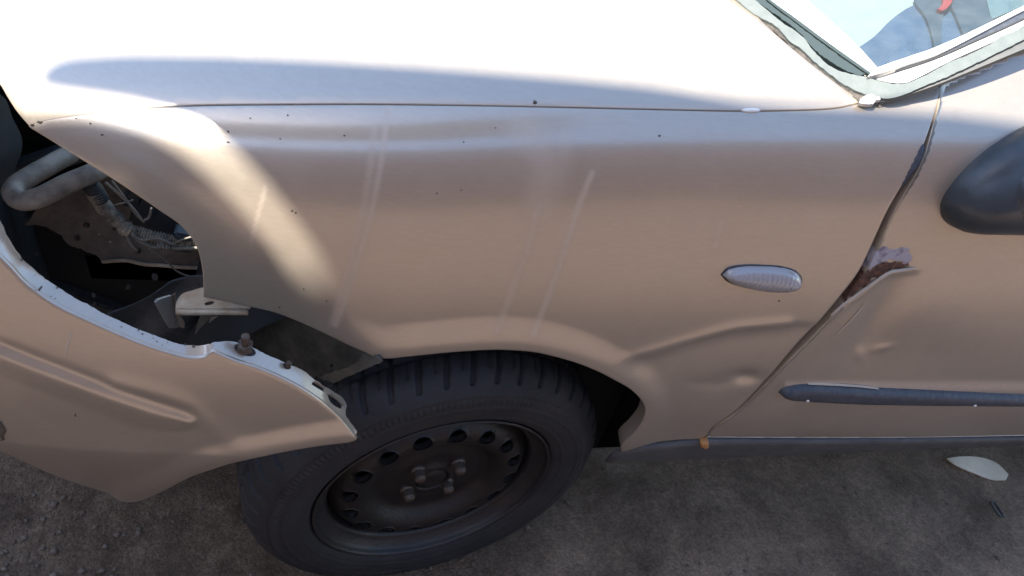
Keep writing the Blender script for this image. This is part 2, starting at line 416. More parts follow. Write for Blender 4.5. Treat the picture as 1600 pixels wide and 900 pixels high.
def ground_mat(m):
    N = m.node_tree.nodes; L = m.node_tree.links; b = N['Principled BSDF']; tc = N.new('ShaderNodeTexCoord')
    def nz(scale, detail=8, rough=.65, dist=0):
        n = N.new('ShaderNodeTexNoise'); n.inputs['Scale'].default_value = scale; n.inputs['Detail'].default_value = detail; n.inputs['Roughness'].default_value = rough
        n.inputs['Distortion'].default_value = dist; L.new(tc.outputs['Object'], n.inputs['Vector']); return n.outputs[0]
    def ramp(f, p0, c0, p1, c1):
        r = N.new('ShaderNodeValToRGB'); e = r.color_ramp.elements; e[0].position = p0; e[0].color = (*c0, 1); e[1].position = p1; e[1].color = (*c1, 1); L.new(f, r.inputs[0]); return r.outputs[0]
    def mix(f, a, c, bt='MIX'):
        n = N.new('ShaderNodeMix'); n.data_type = 'RGBA'; n.blend_type = bt
        if isinstance(f, float): n.inputs[0].default_value = f
        else: L.new(f, n.inputs[0])
        L.new(a, n.inputs[6]); L.new(c, n.inputs[7]); return n.outputs[2]
    conc = ramp(nz(5, 10, .7, .3), .34, (.10, .073, .054), .68, (.36, .285, .215))
    earth = ramp(nz(13, 10, .75), .34, (.070, .049, .034), .70, (.24, .18, .13))
    sp = N.new('ShaderNodeSeparateXYZ'); L.new(tc.outputs['Object'], sp.inputs[0])
    def mr(v, a, c):
        n = N.new('ShaderNodeMapRange'); n.inputs[1].default_value = a; n.inputs[2].default_value = c; n.clamp = True; L.new(v, n.inputs[0]); return n.outputs[0]
    ad = N.new('ShaderNodeMath'); ad.operation = 'MULTIPLY_ADD'; L.new(nz(6), ad.inputs[0]); ad.inputs[1].default_value = .8; L.new(sp.outputs['X'], ad.inputs[2])
    c = mix(mr(ad.outputs[0], .35, .75), earth, conc)
    red = ramp(nz(3, 8), .35, (.19, .135, .108), .65, (.27, .20, .16))        # reddish earth of the open yard
    c = mix(mr(sp.outputs['Y'], -.6, -1.1), c, red)
    st = ramp(nz(45, 12, .8, .2), .34, (.68, .65, .62), .64, (1, 1, 1))
    c = mix(1., c, st, 'MULTIPLY')
    vo = N.new('ShaderNodeTexVoronoi'); vo.inputs['Scale'].default_value = 210; L.new(tc.outputs['Object'], vo.inputs['Vector'])
    bw = N.new('ShaderNodeSeparateXYZ'); L.new(vo.outputs['Color'], bw.inputs[0])
    c = mix(1., c, ramp(bw.outputs[0], .1, (.80, .77, .74), .95, (1.2, 1.16, 1.12)), 'MULTIPLY')
    cr = N.new('ShaderNodeTexVoronoi'); cr.feature = 'DISTANCE_TO_EDGE'; cr.inputs['Scale'].default_value = 2.3; L.new(tc.outputs['Object'], cr.inputs['Vector'])
    L.new(c, b.inputs['Base Color']); b.inputs['Roughness'].default_value = .85; b.inputs['Specular IOR Level'].default_value = .3
    bp = N.new('ShaderNodeBump'); bp.inputs['Strength'].default_value = 1.; bp.inputs['Distance'].default_value = .010
    hb = N.new('ShaderNodeMath'); hb.operation = 'MULTIPLY_ADD'; L.new(vo.outputs['Distance'], hb.inputs[0]); hb.inputs[1].default_value = -.35; L.new(nz(70, 10, .75), hb.inputs[2]); L.new(hb.outputs[0], bp.inputs['Height']); L.new(bp.outputs[0], b.inputs['Normal'])
ground_mat(gm); MATS['ground'] = gm
def axis_coords(a, b, fine, far):
    c = list(np.arange(a, b, fine)); d = fine; x = c[-1]
    while x < far: d *= 1.25; x += d; c.append(x)
    d = fine; x = a; pre = []
    while x > -far: d *= 1.25; x -= d; pre.append(x)
    return np.array(pre[::-1]+c)
gx_ = axis_coords(-1.15, 1.75, .0085, 120); gy_ = axis_coords(-.5, .75, .0085, 120)
GX, GY = np.meshgrid(gx_, gy_, indexing='ij'); GZ = ground_z(GX, GY)*sstep(6, 2, np.hypot(GX, GY))
nx, ny = GX.shape
V = np.stack([GX.ravel(), GY.ravel(), GZ.ravel()], 1); idx = np.arange(nx*ny).reshape(nx, ny)
F = np.stack([idx[:-1, :-1].ravel(), idx[1:, :-1].ravel(), idx[1:, 1:].ravel(), idx[:-1, 1:].ravel()], 1)
g = meshobj('ground', V, F, 'ground'); g['kind'] = 'structure'
# loose gravel
Vs, F = [], []
for i in range(4200):
    x = -1.05+1.25*random.random()**1.2 if i < 3300 else -.2+1.9*random.random(); y = -.2+.7*random.random(); r = .0013+.0062*random.random()**5
    if fbm(np.array([x*5]), np.array([y*5]), 77, 3)[0] < .38: continue
    z = float(ground_z(np.array([x]), np.array([y]))[0]); b0 = len(Vs)
    dirs = [(1, 0, 0), (-1, 0, 0), (0, 1, 0), (0, -1, 0), (0, 0, 1), (0, 0, -1)]; a = random.random()*6.28
    for d in dirs:
        k = r*(.7+.6*random.random()); Vs.append((x+k*(d[0]*math.cos(a)-d[1]*math.sin(a)), y+k*(d[0]*math.sin(a)+d[1]*math.cos(a)), z+k*.7*d[2]+r*.3))
    for f in ((0, 2, 4), (2, 1, 4), (1, 3, 4), (3, 0, 4), (2, 0, 5), (1, 2, 5), (3, 1, 5), (0, 3, 5)): F.append(tuple(b0+k for k in f))
mat('pebble', (.075, .060, .047), .9, noise=(60, .4, (.185, .15, .118)))
pb = meshobj('gravel', Vs, F, 'pebble', smooth=True); pb['kind'] = 'stuff'; thing(pb, 'loose grey gravel and grit scattered over the bare ground', 'gravel')

# ------------------------------------------------------------------ the car
CAR = thing(empty('car', (.4, .8, 0)), 'gold car with missing headlight, loose front bumper and black steel wheel', 'car')

SEAM = [(45, 196), (80, 187), (130, 179.5), (200, 171), (300, 165), (420, 163), (600, 162.5), (850, 166.5), (1000, 170), (1150, 173), (1260, 171.5), (1310, 168), (1345, 160)]
GAPF = [(1466, 150), (1455, 190), (1440, 232), (1425, 262), (1408, 290), (1385, 330), (1362, 380), (1340, 425), (1310, 465), (1270, 512), (1230, 555), (1190, 600), (1150, 640), (1112, 668)]
ARCH = [(971, 690), (989, 672), (1004, 651), (1007, 630), (989, 607), (959, 588), (932, 574), (899, 561), (860, 550), (830, 544), (790, 541), (760, 541), (700, 545), (640, 551), (595, 556),
        (568, 547), (544, 538), (508, 521), (469, 503), (430, 488), (391, 479), (355, 471), (319, 464)]
NOSE = [(318, 430), (312, 396), (300, 371), (280, 349), (250, 328), (215, 304), (180, 281), (140, 256), (100, 231)]
fender_px = [(x, y+(1.2 if x < 300 else 2.4)) for x, y in SEAM]+[(1385, 157), (1430, 145), (1466, 132)]+GAPF+[(1098, 684), (1060, 687), (1000, 694), (971, 701)]+ARCH+NOSE

STREAKS = [([(585, 200), (574, 290), (548, 410), (520, 505)], 5, .55), ([(606, 165), (596, 250), (578, 340), (545, 450), (524, 508)], 4, .8),
           ([(842, 322), (826, 380), (800, 455), (778, 516)], 4.5, .75), ([(925, 270), (905, 320), (872, 420), (834, 522)], 4, 1.),
           ([(820, 205), (850, 250), (845, 312)], 24, .5), ([(880, 225), (872, 280), (850, 315)], 14, .35), ([(1128, 345), (1118, 385)], 2.5, .5), ([(415, 292), (392, 378)], 3, .6)]
def fender_dust(P, X):
    d = np.zeros(len(P))
    for pts, wd, a in STREAKS:
        pl = resample(pts, 15, False); m = (X[:, 0] > pl[:, 0].min()-60) & (X[:, 0] < pl[:, 0].max()+60)
        q = np.zeros(len(P)); q[m] = a*(1-sstep(wd*.1, wd*1.9, dist_poly(X[m], pl, False))); d = np.maximum(d, q)
    return d
def fender_disp(P, X):
    d = np.zeros(len(P)); x, y = X[:, 0], X[:, 1]
    da = dist_poly(X, resample(ARCH, 12, False), False)
    d += .006*sstep(48, 8, da)*sstep(520, 650, x)                # flared wheel-arch lip
    ln = np.array([(960, 566), (1020, 552), (1080, 534), (1150, 516), (1230, 508)]); dl = dist_poly(X, resample(ln, 10, False), False)
    below = sstep(-8, 8, y-np.interp(x, ln[:, 0], ln[:, 1])); mk = sstep(950, 1010, x)
    d += mk*(.0020*np.exp(-(dl/10)**2)-.0034*below*np.exp(-(dl/46)**2))     # pressed crease behind the wheel
    d -= .0050*np.exp(-((x-1165)/24)**2-((y-590)/10)**2)+.0018*np.exp(-((x-1120)/40)**2-((y-600)/10)**2)
    d += .0012*(fbm(P[:, 0]*5+9, P[:, 2]*5+4, 21, 3)-.45)                # slight ripple of old sheet metal
    d -= .0015*np.exp(-((x-1020)/160)**2-((y-330)/60)**2)
    return d
fender = panel('fender', BODY, fender_px, .0037, 'paint', CAR, hem=.026, disp=fender_disp, attrs={'dust': fender_dust})
hood_px = [(x, y-(1.2 if x < 300 else 2.0)) for x, y in SEAM][::-1]+[(26, 172), (12, 150), (0, 130), (-40, 85), (-110, 20), (-150, -70), (-130, -150), (400, -140), (800, -130), (1045, -90), (1100, -52), (1155, -4), (1195, 38), (1240, 78), (1300, 126)]
hood = panel('hood', BODY, hood_px, .008, 'paint', CAR, hem=.016,
             attrs={'dust': lambda P, X: np.clip(.5*sstep(8, 2, np.abs(X[:, 1]-np.interp(X[:, 0], [p[0] for p in SEAM], [p[1] for p in SEAM]))), 0, 1)})

door_px = [(1474, 134), (1468, 165), (1460, 194), (1448, 237), (1434, 269), (1418, 297), (1395, 338), (1372, 388), (1350, 432), (1320, 473), (1279, 519), (1237, 561), (1195, 604), (1154, 643), (1117, 669), (1104, 683),
           (1200, 684), (1400, 684), (1620, 680), (1760, 676), (1780, 400), (1780, 120), (1760, 14), (1680, 46), (1600, 79), (1530, 108)]
Z6 = lambda L_: [(1080+x/3.077, 340+y/3.077) for x, y in L_]
FILL = Z6([(865, 168), (930, 142), (1000, 145), (1050, 155), (1060, 190), (1052, 218), (980, 208), (900, 216), (852, 262), (838, 240)])
RUST = Z6([(835, 255), (890, 212), (980, 204), (1052, 216), (1072, 238), (960, 258), (880, 300), (800, 362), (720, 418), (670, 462), (740, 370), (800, 290)])
LIP = np.array(Z6([(670, 468), (740, 410), (850, 332), (950, 264), (1010, 252), (1075, 240)]))
def sdist(poly):
    def f(P, X):
        m = (np.abs(X[:, 0]-1385) < 110) & (np.abs(X[:, 1]-430) < 90); v = np.full(len(P), -30.); pl = np.array(poly)
        if m.any(): d = dist_poly(X[m], pl); v[m] = np.where(pip(X[m], pl), d, -d)
        return np.clip(v, -30, 30)*.55+20
    return f
def door_disp(P, X):
    x, y = X[:, 0], X[:, 1]; d = np.zeros(len(P)); s = y-np.interp(x, LIP[:, 0], LIP[:, 1]); on = sstep(1280, 1300, x)*sstep(1450, 1425, x)
    d -= .0025*on*sstep(1440, 1395, x)*sstep(-60, -4, s)*(s < 0)                               # torn skin bent inward above the lip
    d += .0025*on*np.exp(-(np.maximum(s, 0)/9)**2)*(s >= 0)
    d -= .007*np.exp(-((x-1372+(y-500)*.45)/28)**2-((y-495)/70)**2)*(s > 0)
    d -= .004*np.exp(-((x-1410)/95)**2-((y-560)/45)**2)
    d += .0016*np.exp(-((x-1345)/9)**2-((y-558)/11)**2)+.0014*np.exp(-((x-1382)/13+((y-547)/9))**2-((y-547)/7)**2)
    d += .001*(fbm(P[:, 0]*6+2, P[:, 2]*6+1, 5, 3)-.45)
    return d
door = panel('door', BODY, door_px, .0042, 'paint', CAR, hem=.03, disp=door_disp, attrs={'filler': sdist(FILL), 'rust': sdist(RUST), 'dust': lambda P, X: 1-sstep(2, 14, np.abs(X[:, 1]-604)+1e3*(X[:, 0] < 1225))})
ribbon('torn_edge', BODY, [tuple(p) for p in LIP], .0032, 'scratch', door, off=.0026)
for pts, wd in (([(1356, 470), (1335, 495), (1305, 525)], .0016),): ribbon('scratch', BODY, pts, wd, 'scratch', door, off=.0004)
strip_px = [(1216, 612.5), (1224, 605.5), (1249, 600.5), (1275, 600), (1366, 606), (1500, 612), (1600, 616), (1755, 622), (1755, 637), (1600, 630.5), (1480, 629), (1350, 627), (1259, 622.5), (1225, 619)]
inflate('rub_strip', BODY, strip_px, .005, .011, .010, 'strip', door, base=.001)
for px in ((1257, 616), (1517, 624)):
    c = BODY.at(*px, .0125); n = (BODY.at(*px, .02)-c); tube('rivet', [c-n*.3, c+n*.12], .0022, 'white_bit', door, seg=8, step=.002)
ribbon('torn_foam_edge', BODY, [(1262, 598.5), (1300, 600), (1340, 602.5), (1372, 606)], .0022, 'scratch', door, off=.003)
mirror_px = [(1469, 327), (1471, 313), (1484, 291), (1511, 260), (1542, 233), (1578, 209), (1600, 197), (1660, 172), (1740, 168), (1750, 250), (1740, 362), (1640, 362), (1590, 360), (1533, 359), (1508, 358), (1487, 353), (1473, 342)]
mirror = inflate('mirror', BODY, mirror_px, .006, .05, .06, 'mirror_plastic', CAR, base=.002, power=1.8)
inflate('mirror_arm', BODY, [(x-32, y-6) for x, y in [(1570, 302), (1577, 280), (1594, 262), (1640, 254), (1700, 256), (1705, 335), (1640, 343), (1608, 338), (1585, 322)]], .005, .007, .010, 'mirror_plastic', mirror, base=.045)
inflate('mirror_highlight', BODY, [(1535, 359), (1600, 361), (1700, 364), (1700, 369), (1600, 366), (1540, 363)], .004, .004, .004, 'trim_white', mirror, base=.002)  # white strip along the mirror's lower edge, a painted highlight
# side repeater
rep = inflate('side_repeater', BODY, [(1128.5, 429), (1138, 420.5), (1160, 416), (1190, 415.5), (1220, 417.5), (1240, 423), (1250, 432), (1250.5, 442), (1241, 450), (1220, 453.5), (1190, 452), (1160, 446), (1138, 438)], .0025, .013, .018, 'lens', CAR, base=.001, pxstep=3,
              disp=lambda P, X, d: -.0016*np.power(np.abs(np.sin(P[:, 0]*480)), 8)*sstep(.1, .4, d))
inflate('lens_seal', BODY, [(1125.5, 429), (1137, 418), (1160, 413.5), (1190, 413), (1221, 415), (1242, 421), (1253, 431), (1253.5, 443), (1243, 452.5), (1220, 456), (1190, 455), (1159, 448.5), (1136, 440)], .004, .0012, .003, 'plastic_dark', rep)
# sill, dark body shell behind the panels
sill = inflate('sill', BODY, [(946, 722), (956, 711), (985, 700.5), (1000, 698), (1076, 690), (1104, 687.5), (1300, 687.5), (1600, 684.5), (1760, 681), (1760, 690), (1600, 695), (1450, 700), (1304, 706.5), (1100, 714.5), (1000, 719.5)], .008, .004, .008, 'sill', CAR, base=.001)
inflate('rust_flake', BODY, [(1093, 687), (1106, 686), (1106, 693), (1100, 695), (1093, 692)], .003, .003, .004, 'orange_bit', sill, base=.006)
def shell(off):
    def f(u, v): return body(u, v)-SGN*normal_of(body, u, v)*off
    return f
SH = Surf(shell(.042), -1.2, 3, .02, SMAX-.02, 160, 160)
archin = [(940, 712), (1030, 690), (1035, 640), (1010, 600), (960, 570), (860, 530), (760, 522), (640, 530), (560, 520), (470, 480), (400, 462), (335, 440)]
panel('inner_shell', SH, [(330, 400), (315, 360), (290, 340), (230, 300), (150, 250), (90, 215), (110, 120), (400, -60), (1000, -60), (1250, 20), (1360, 60), (1500, 30), (1700, 10), (1740, 670), (1600, 676), (1300, 676), (1110, 678)]+[(1030, 690)]+archin[2:], .02, 'black', CAR, hem=.01, pxstep=20)
inflate('gap_sealer', BODY, [(1441, 220), (1446, 228), (1446, 239), (1436, 261), (1422, 278), (1411, 295), (1406, 291), (1420, 262), (1432, 238)], .003, .003, .004, 'strip', fender, base=-.002)
inflate('seam_clip', BODY, [(1158, 172), (1165, 170), (1185, 170.5), (1188, 173), (1182, 175.5), (1164, 175)], .003, .002, .003, 'white_bit', hood, base=.001)
# stone chips in the paint
for i, (px, py, r) in enumerate([(160, 211, 2.4), (119, 185, 1.2), (142, 193, 1.8), (357, 206, 2.2), (357, 222, 2.2), (456, 329, 2), (463, 332, 2), (538, 212, 2), (683, 302, 1.6), (721, 297, 1.6), (1030, 212, 2.4), (835, 160, 4), (438, 217, 2), (774, 200, 1.6), (437, 480, 2), (475, 451, 2), (510, 470, 2), (724, 222, 1.6), (1217, 470, 1.8), (62, 190, 4), (50, 196, 3.5), (391, 185, 1.4), (450, 180, 1.6)]):
    pts = []
    for k in range(7):
        a = 2*PI*k/7; q = .8*r*(.45+.9*random.random()); pts.append((px+q*math.cos(a)*1.2, py+q*math.sin(a)*.8))
    inflate('paint_chip', BODY, pts, .002, .0005, .001, 'chip', hood if py < 170 else fender, base=.0009, pxstep=3)

# ------------------------------------------------------------------ loose front bumper
def bump_f(u, v):
    y = -.118+.38*np.power(np.maximum(0, .55-v), 1.2)+.45*np.maximum(0, -.30-u)**2+.6*np.maximum(0, -.7-u)**2+.5*np.maximum(0, v-.60)**2+.10*np.maximum(0, -.13-u)*0
    return np.stack([u, y, v], -1)
BUMP = Surf(bump_f, -1.3, .3, .05, 1.0, 200, 160)
_bo = [(-70, 335), (-30, 378), (0, 405), (15, 420), (32, 439), (47, 452), (72, 470), (100, 486), (130, 500), (160, 514), (190, 527), (225, 541), (265, 554), (293, 561), (313, 561.5), (325, 558), (332, 551)]
_bo2 = [(364, 565), (400, 577), (436, 592), (475, 613), (505, 634), (532, 658), (556, 680)]
bumper_px = _bo+_bo2+[(548, 684), (515, 688), (480, 693), (440, 700), (396, 709), (360, 717), (326, 728), (300, 737), (280, 747), (245, 765), (215, 777), (198, 778), (187, 776), (140, 762), (84, 743), (40, 723), (0, 706), (-90, 668), (-110, 480)]
GRV = np.array([(-60, 516), (0, 545), (60, 569), (120, 592), (180, 615), (240, 635), (285, 648), (306, 655)])
RDG = np.array([(178, 601), (230, 612), (285, 630), (315, 650), (345, 678), (375, 692)])
def bumper_disp(P, X):
    x, y = X[:, 0], X[:, 1]; s = y-np.interp(x, GRV[:, 0], GRV[:, 1]); end = sstep(310, 296, x); wd = 24*np.sqrt(np.clip((312-x)/70, 0, 1))+.01
    t = s/wd
    d = .0036*end*np.where(t < -.25, 0, np.where(t < .3, sstep(-.25, .3, t), sstep(1.9, .3, t)))
    d -= .0012*end*np.exp(-((s+9)/7)**2)
    dr = dist_poly(X, resample(RDG, 10, False), False); d += .0013*np.exp(-(dr/14)**2)
    da = dist_poly(X, np.array(bumper_px[24:36], float), False); d += .006*sstep(34, 6, da)
    d += .0015*(fbm(P[:, 0]*6+5, P[:, 2]*6+2, 15, 3)-.45)
    return d
def bump_dust(P, X):
    x, y = X[:, 0], X[:, 1]; return .9*np.exp(-(np.hypot(x-0, (y-672)*.8)/14)**4)*0+.45*sstep(.42, .25, P[:, 2])
bumper = panel('front_bumper', BUMP, bumper_px, .0042, 'paint', CAR, hem=.004, disp=bumper_disp, attrs={'dust': bump_dust}, radius=.002)
ribbon('scratch', BUMP, [(112, 516), (109, 530), (104, 545), (102, 557)], .0022, 'scratch', bumper, off=.0008)
for px, py, r in ((3, 672, 7), (0, 664, 5), (4, 683, 4), (62, 452, 1.5), (178, 643, 1.6), (118, 648, 1.2)):
    inflate('paint_chip', BUMP, [(px+r*math.cos(k)*(.6+.7*random.random()), py+r*1.4*math.sin(k)*(.6+.6*random.random())) for k in np.linspace(0, 5.6, 9)], .003, .0005, .002, 'chip', bumper, base=.0012, pxstep=3)
# inward flange along the top, placed at the height of the outer edge
_ob = np.array([(-70, 335)]+_bo[1:]+_bo2); _oz = np.array([BUMP.at(*p, .001)[2] for p in _ob]); _oxs = _ob[:, 0]
def flange_pt(px, py):
    oy = np.interp(px, _oxs, _ob[:, 1]); return atz(px, py, np.interp(px, _oxs, _oz)+.010*np.clip((oy-py)/30, 0, 1)-.001)
_in = [(557, 673), (540, 648), (541, 630), (532, 619), (508, 604), (490, 592), (475, 580), (448, 568), (415, 553), (388, 540), (364, 533.5), (345, 534), (331, 536), (322, 539), (310, 540), (280, 537.5), (250, 527), (215, 514), (190, 502.5), (162, 490), (140, 477.5), (120, 467.5), (100, 455), (87, 446), (67, 432.5), (50, 417.5), (37, 406), (22, 386), (10, 365), (0, 345), (-40, 285), (-90, 240)]
fl_holes = [[(488, 597), (493, 596), (508, 605.5), (506, 612.5), (500, 609), (487, 601)], [(511.5, 616), (518, 616), (530, 624), (537, 632), (533, 639), (526, 636), (516, 628)]]
flange = sheet('flange', [(-80, 325)]+_bo[1:]+_bo2+_in, flange_pt, 7, 'paint', bumper, thick=.003, holes=fl_holes, pxstep=5, rough=.35)
for i, (px, py, a, b) in enumerate(((383, 548, 17, 8.5), (449, 573, 6, 5))):
    c = flange_pt(px, py); q = [flange_pt(px+a*math.cos(k), py+b*math.sin(k)+a*.28*math.cos(k)) for k in np.linspace(0, 2*PI, 21)[:-1]]
    Vs = [p+np.array([0, 0, .0015]) for p in q]+[p+np.array([0, 0, .004])*.9+(c-p)*.35 for p in q]+[c+np.array([0, 0, .002])]; n = 20
    Fc = [(k, (k+1) % n, n+(k+1) % n, n+k) for k in range(n)]+[(n+k, n+(k+1) % n, 2*n) for k in range(n)]
    meshobj('rubber_washer', Vs, Fc, 'rubber', bumper)
    h = .026 if i == 0 else .009; r = .0042 if i == 0 else .003
    tube('stud', [c, c+np.array([.002, -.002, h])], r, 'bolt', bumper, seg=10, step=.0008, radf=lambda s, T: r*(1+.12*math.sin(s*2800)))
    if i == 0: tube('nut', [c+np.array([0, 0, .003]), c+np.array([.001, -.001, .012])], .0085, 'bolt', bumper, seg=6, step=.004)
for k in range(26):
    px = 20+300*random.random(); i_y = np.interp(px, [p[0] for p in _in[::-1]], [p[1] for p in _in[::-1]]); o_y = np.interp(px, _oxs, _ob[:, 1]); py = i_y+(o_y-i_y)*(random.random()**2.5*.9)
    r = .8+1.8*random.random()**2; c = [flange_pt(px+r*(.5+random.random())*math.cos(a), py+r*.8*(.5+random.random())*math.sin(a))+np.array([0, 0, .0006]) for a in np.linspace(0, 2*PI, 8)[:-1]]
    meshobj('paint_chip', c, [tuple(range(7))], 'chip', flange, smooth=False)

# ------------------------------------------------------------------ wheel
STEER = .17636
WC = np.array([0, 0, .29]); AX = np.array([math.sin(STEER), -math.cos(STEER), 0]); TX = np.array([math.cos(STEER), math.sin(STEER), 0]); UZ = np.array([0, 0, 1.])
WO = WC+.0355*AX
wheel = empty('wheel', tuple(WC), CAR)
def wpt(r, a, th): return WO+AX*a+r*(math.cos(th)*TX+math.sin(th)*UZ)
def lathe(name, prof, n, m, parent, disp=None, close=False):
    prof = np.asarray(prof, float); k = len(prof); th = np.linspace(0, 2*PI, n, endpoint=False)
    R = np.repeat(prof[None, :, 0], n, 0); A = np.repeat(prof[None, :, 1], n, 0); TH = np.repeat(th[:, None], k, 1)
    if disp is not None: R, A = disp(R, A, TH)
    V = WO+A[..., None]*AX+R[..., None]*(np.cos(TH)[..., None]*TX+np.sin(TH)[..., None]*UZ)
    idx = np.arange(n*k).reshape(n, k); i2 = np.roll(idx, -1, 0)
    F = np.stack([idx[:, :-1].ravel(), i2[:, :-1].ravel(), i2[:, 1:].ravel(), idx[:, 1:].ravel()], 1)
    return meshobj(name, V.reshape(-1, 3), F[:, ::-1], m, parent)
tp = resample([(.1885, -.012), (.1945, .001), (.203, .007), (.222, .012), (.243, .011), (.259, .005), (.270, -.004), (.2785, -.014), (.2845, -.028), (.2875, -.05), (.2885, -.085), (.2875, -.12), (.284, -.145), (.274, -.162), (.255, -.172), (.225, -.178), (.19, -.168)], .0028, False)
def tread(R, A, TH):
    N_ = 46; sl = A*-1
    ph = TH*N_/(2*PI)+sl*6.
    saw = np.abs(((ph+.5) % 1)-.5)*2*PI*.287/N_          # metres from the nearest cross groove
    ph2 = TH*N_*2/(2*PI)+sl*9.+.3
    saw2 = np.abs(((ph2+.5) % 1)-.5)*2*PI*.287/N_/2
    on = sstep(.002, .008, sl)*sstep(.165, .155, sl)
    cross = sstep(.0050, .0024, saw)*on*.0065
    fine = sstep(.0022, .0008, saw2)*sstep(.020, .026, sl)*sstep(.150, .144, sl)*.003
    ring = sum(sstep(.0048, .0026, np.abs(sl-c)) for c in (.052, .085, .118))*.007
    d = np.maximum(np.maximum(cross, ring), fine)
    rib = sum(.002*np.exp(-((R-c)/.0012)**2) for c in (.2105, .2355, .2565))*(A > -.005)
    bars = .0018*(np.sin(TH*180) > .1)*np.exp(-((R-.2475)/.005)**4)*(A > 0)+.0008*(np.sin(TH*40) > .3)*np.exp(-((R-.264)/.003)**4)*(A > -.01)
    return R-d, A+rib+bars
lathe('tyre', tp, 920, 'rubber', wheel, tread)
rimp = resample([(.172, -.05), (.1735, -.03), (.183, -.014), (.1885, -.008), (.1915, -.001), (.1918, .003), (.1895, .0045), (.187, .002), (.1845, -.006), (.179, -.013), (.1735, -.018), (.1685, -.021), (.1655, -.028), (.1640, -.045), (.1630, -.062)], .0025, False)
rim = lathe('rim', rimp, 160, 'rim_lip', wheel)
dr = np.array([.030, .036, .048, .060, .072, .084, .094, .101, .108, .116, .126, .138, .148, .157, .1645]); da = np.array([-.022, -.029, -.031, -.030, -.0315, -.033, -.031, -.024, -.016, -.011, -.009, -.0105, -.017, -.028, -.038])
def dface(r): return np.interp(r, dr, da)
NH = 16; holes = []
for k in range(NH):
    t = 2*PI*(k+.62)/NH; holes.append(np.array([((.1345+.0115*math.sin(q))*math.cos(t+.0150/.1365*math.cos(q)), (.1345+.0115*math.sin(q))*math.sin(t+.0150/.1365*math.cos(q))) for q in np.linspace(0, 2*PI, 19)[:-1]]))
outer = np.array([(.1645*math.cos(q), .1645*math.sin(q)) for q in np.linspace(0, 2*PI, 121)[:-1]])
inner = np.array([(.029*math.cos(q), .029*math.sin(q)) for q in np.linspace(0, 2*PI, 33)[:-1]])
V2, T, loops = tri2d(outer, .0048, holes+[inner]); rr = np.hypot(V2[:, 0], V2[:, 1])
P = WO+dface(rr)[:, None]*AX+V2[:, :1]*TX+V2[:, 1:]*UZ
t0 = T[0]
if np.dot(np.cross(P[t0[1]]-P[t0[0]], P[t0[2]]-P[t0[0]]), AX) < 0: T = T[:, ::-1]
Vs = list(P); Fc = [tuple(t) for t in T]
for lp in loops[1:]:
    n = len(lp); b0 = len(Vs); cc = P[lp].mean(0)
    for i in lp: Vs.append(P[i]-AX*.003+(cc-P[i])*.06)
    for i in lp: Vs.append(P[i]-AX*.011+(cc-P[i])*.07)
    for q in range(n):
        Fc.append((lp[q], lp[(q+1) % n], b0+(q+1) % n, b0+q)); Fc.append((b0+q, b0+(q+1) % n, b0+n+(q+1) % n, b0+n+q))
meshobj('wheel_disc', Vs, Fc, 'steel_black', wheel)
lathe('brake_drum', [(.002, -.06), (.10, -.06), (.11, -.09), (.115, -.12)], 48, 'black', wheel)
lathe('barrel', [(.163, -.062), (.158, -.09), (.158, -.165), (.17, -.175)], 64, 'black', wheel)
lathe('hub_cap', [(.001, -.020), (.012, -.0205), (.020, -.022), (.026, -.026), (.0285, -.032)], 32, 'steel_black', wheel)
def wheel_xy(px, py, a):
    p = hitplane(px, py, WO+AX*a, AX)-WO; return np.dot(p, TX), p[2]
BOLTS = [wheel_xy(*p, -.016) for p in ((639, 776), (700, 764), (656, 746), (719, 734))]
#print('bolts', [(round(float(math.hypot(*b)), 3), round(math.degrees(math.atan2(b[1], b[0])))) for b in BOLTS])
#print('holes', [(round(float(math.hypot(*b)), 3), round(math.degrees(math.atan2(b[1], b[0])))) for b in [wheel_xy(*p, -.038) for p in ((565, 749), (606, 720), (659, 697), (715, 683), (761, 682), (792, 694))]])
bc = np.mean(BOLTS, 0); ba = math.atan2(BOLTS[1][1], BOLTS[1][0])
for k in range(4):
    x, z = BOLTS[k]
    c = WO+x*TX+z*UZ
    tube('wheel_bolt', [c-AX*.034, c-AX*.0275, c-AX*.026, c-AX*.012, c-AX*.010], .0105, 'bolt', wheel, seg=12, step=.0015, radf=lambda s, T: .0125 if s < .0075 else (.0095 if s < T-.002 else .0080))
# dark wheel housing
def housing(U, V_):  # half tunnel over the wheel
    return np.stack([.40*np.cos(U)*1.0, .03+V_*.4, .29+.40*np.sin(U)], -1)
HU, HV = np.meshgrid(np.linspace(.0, PI+.0, 60), np.linspace(0, 1, 6), indexing='ij'); Pv = housing(HU, HV).reshape(-1, 3); idx = np.arange(360).reshape(60, 6)
Fh = np.stack([idx[:-1, :-1].ravel(), idx[1:, :-1].ravel(), idx[1:, 1:].ravel(), idx[:-1, 1:].ravel()], 1)
meshobj('wheel_housing', Pv, Fh, 'black', CAR)
meshobj('housing_wall', [(-.16, .21, 0.02), (.41, .21, .02), (.41, .21, .66), (-.16, .21, .66), (.405, .06, .26), (.405, .06, .32), (.41, .21, .32)], [(0, 1, 2, 3), (1, 6, 5, 4)], 'black', CAR)

fp = [(.42, .09), (2.8, .09), (2.8, 1.6), (-.6, 1.6), (-.6, .46), (.42, .46)]
meshobj('floor_pan', [(x, y, .25) for x, y in fp]+[(x, y, .31) for x, y in fp], [(5, 4, 3, 2, 1, 0), (6, 7, 8, 9, 10, 11)]+[(k, (k+1) % 6, 6+(k+1) % 6, 6+k) for k in range(6)], 'black', CAR, smooth=False)
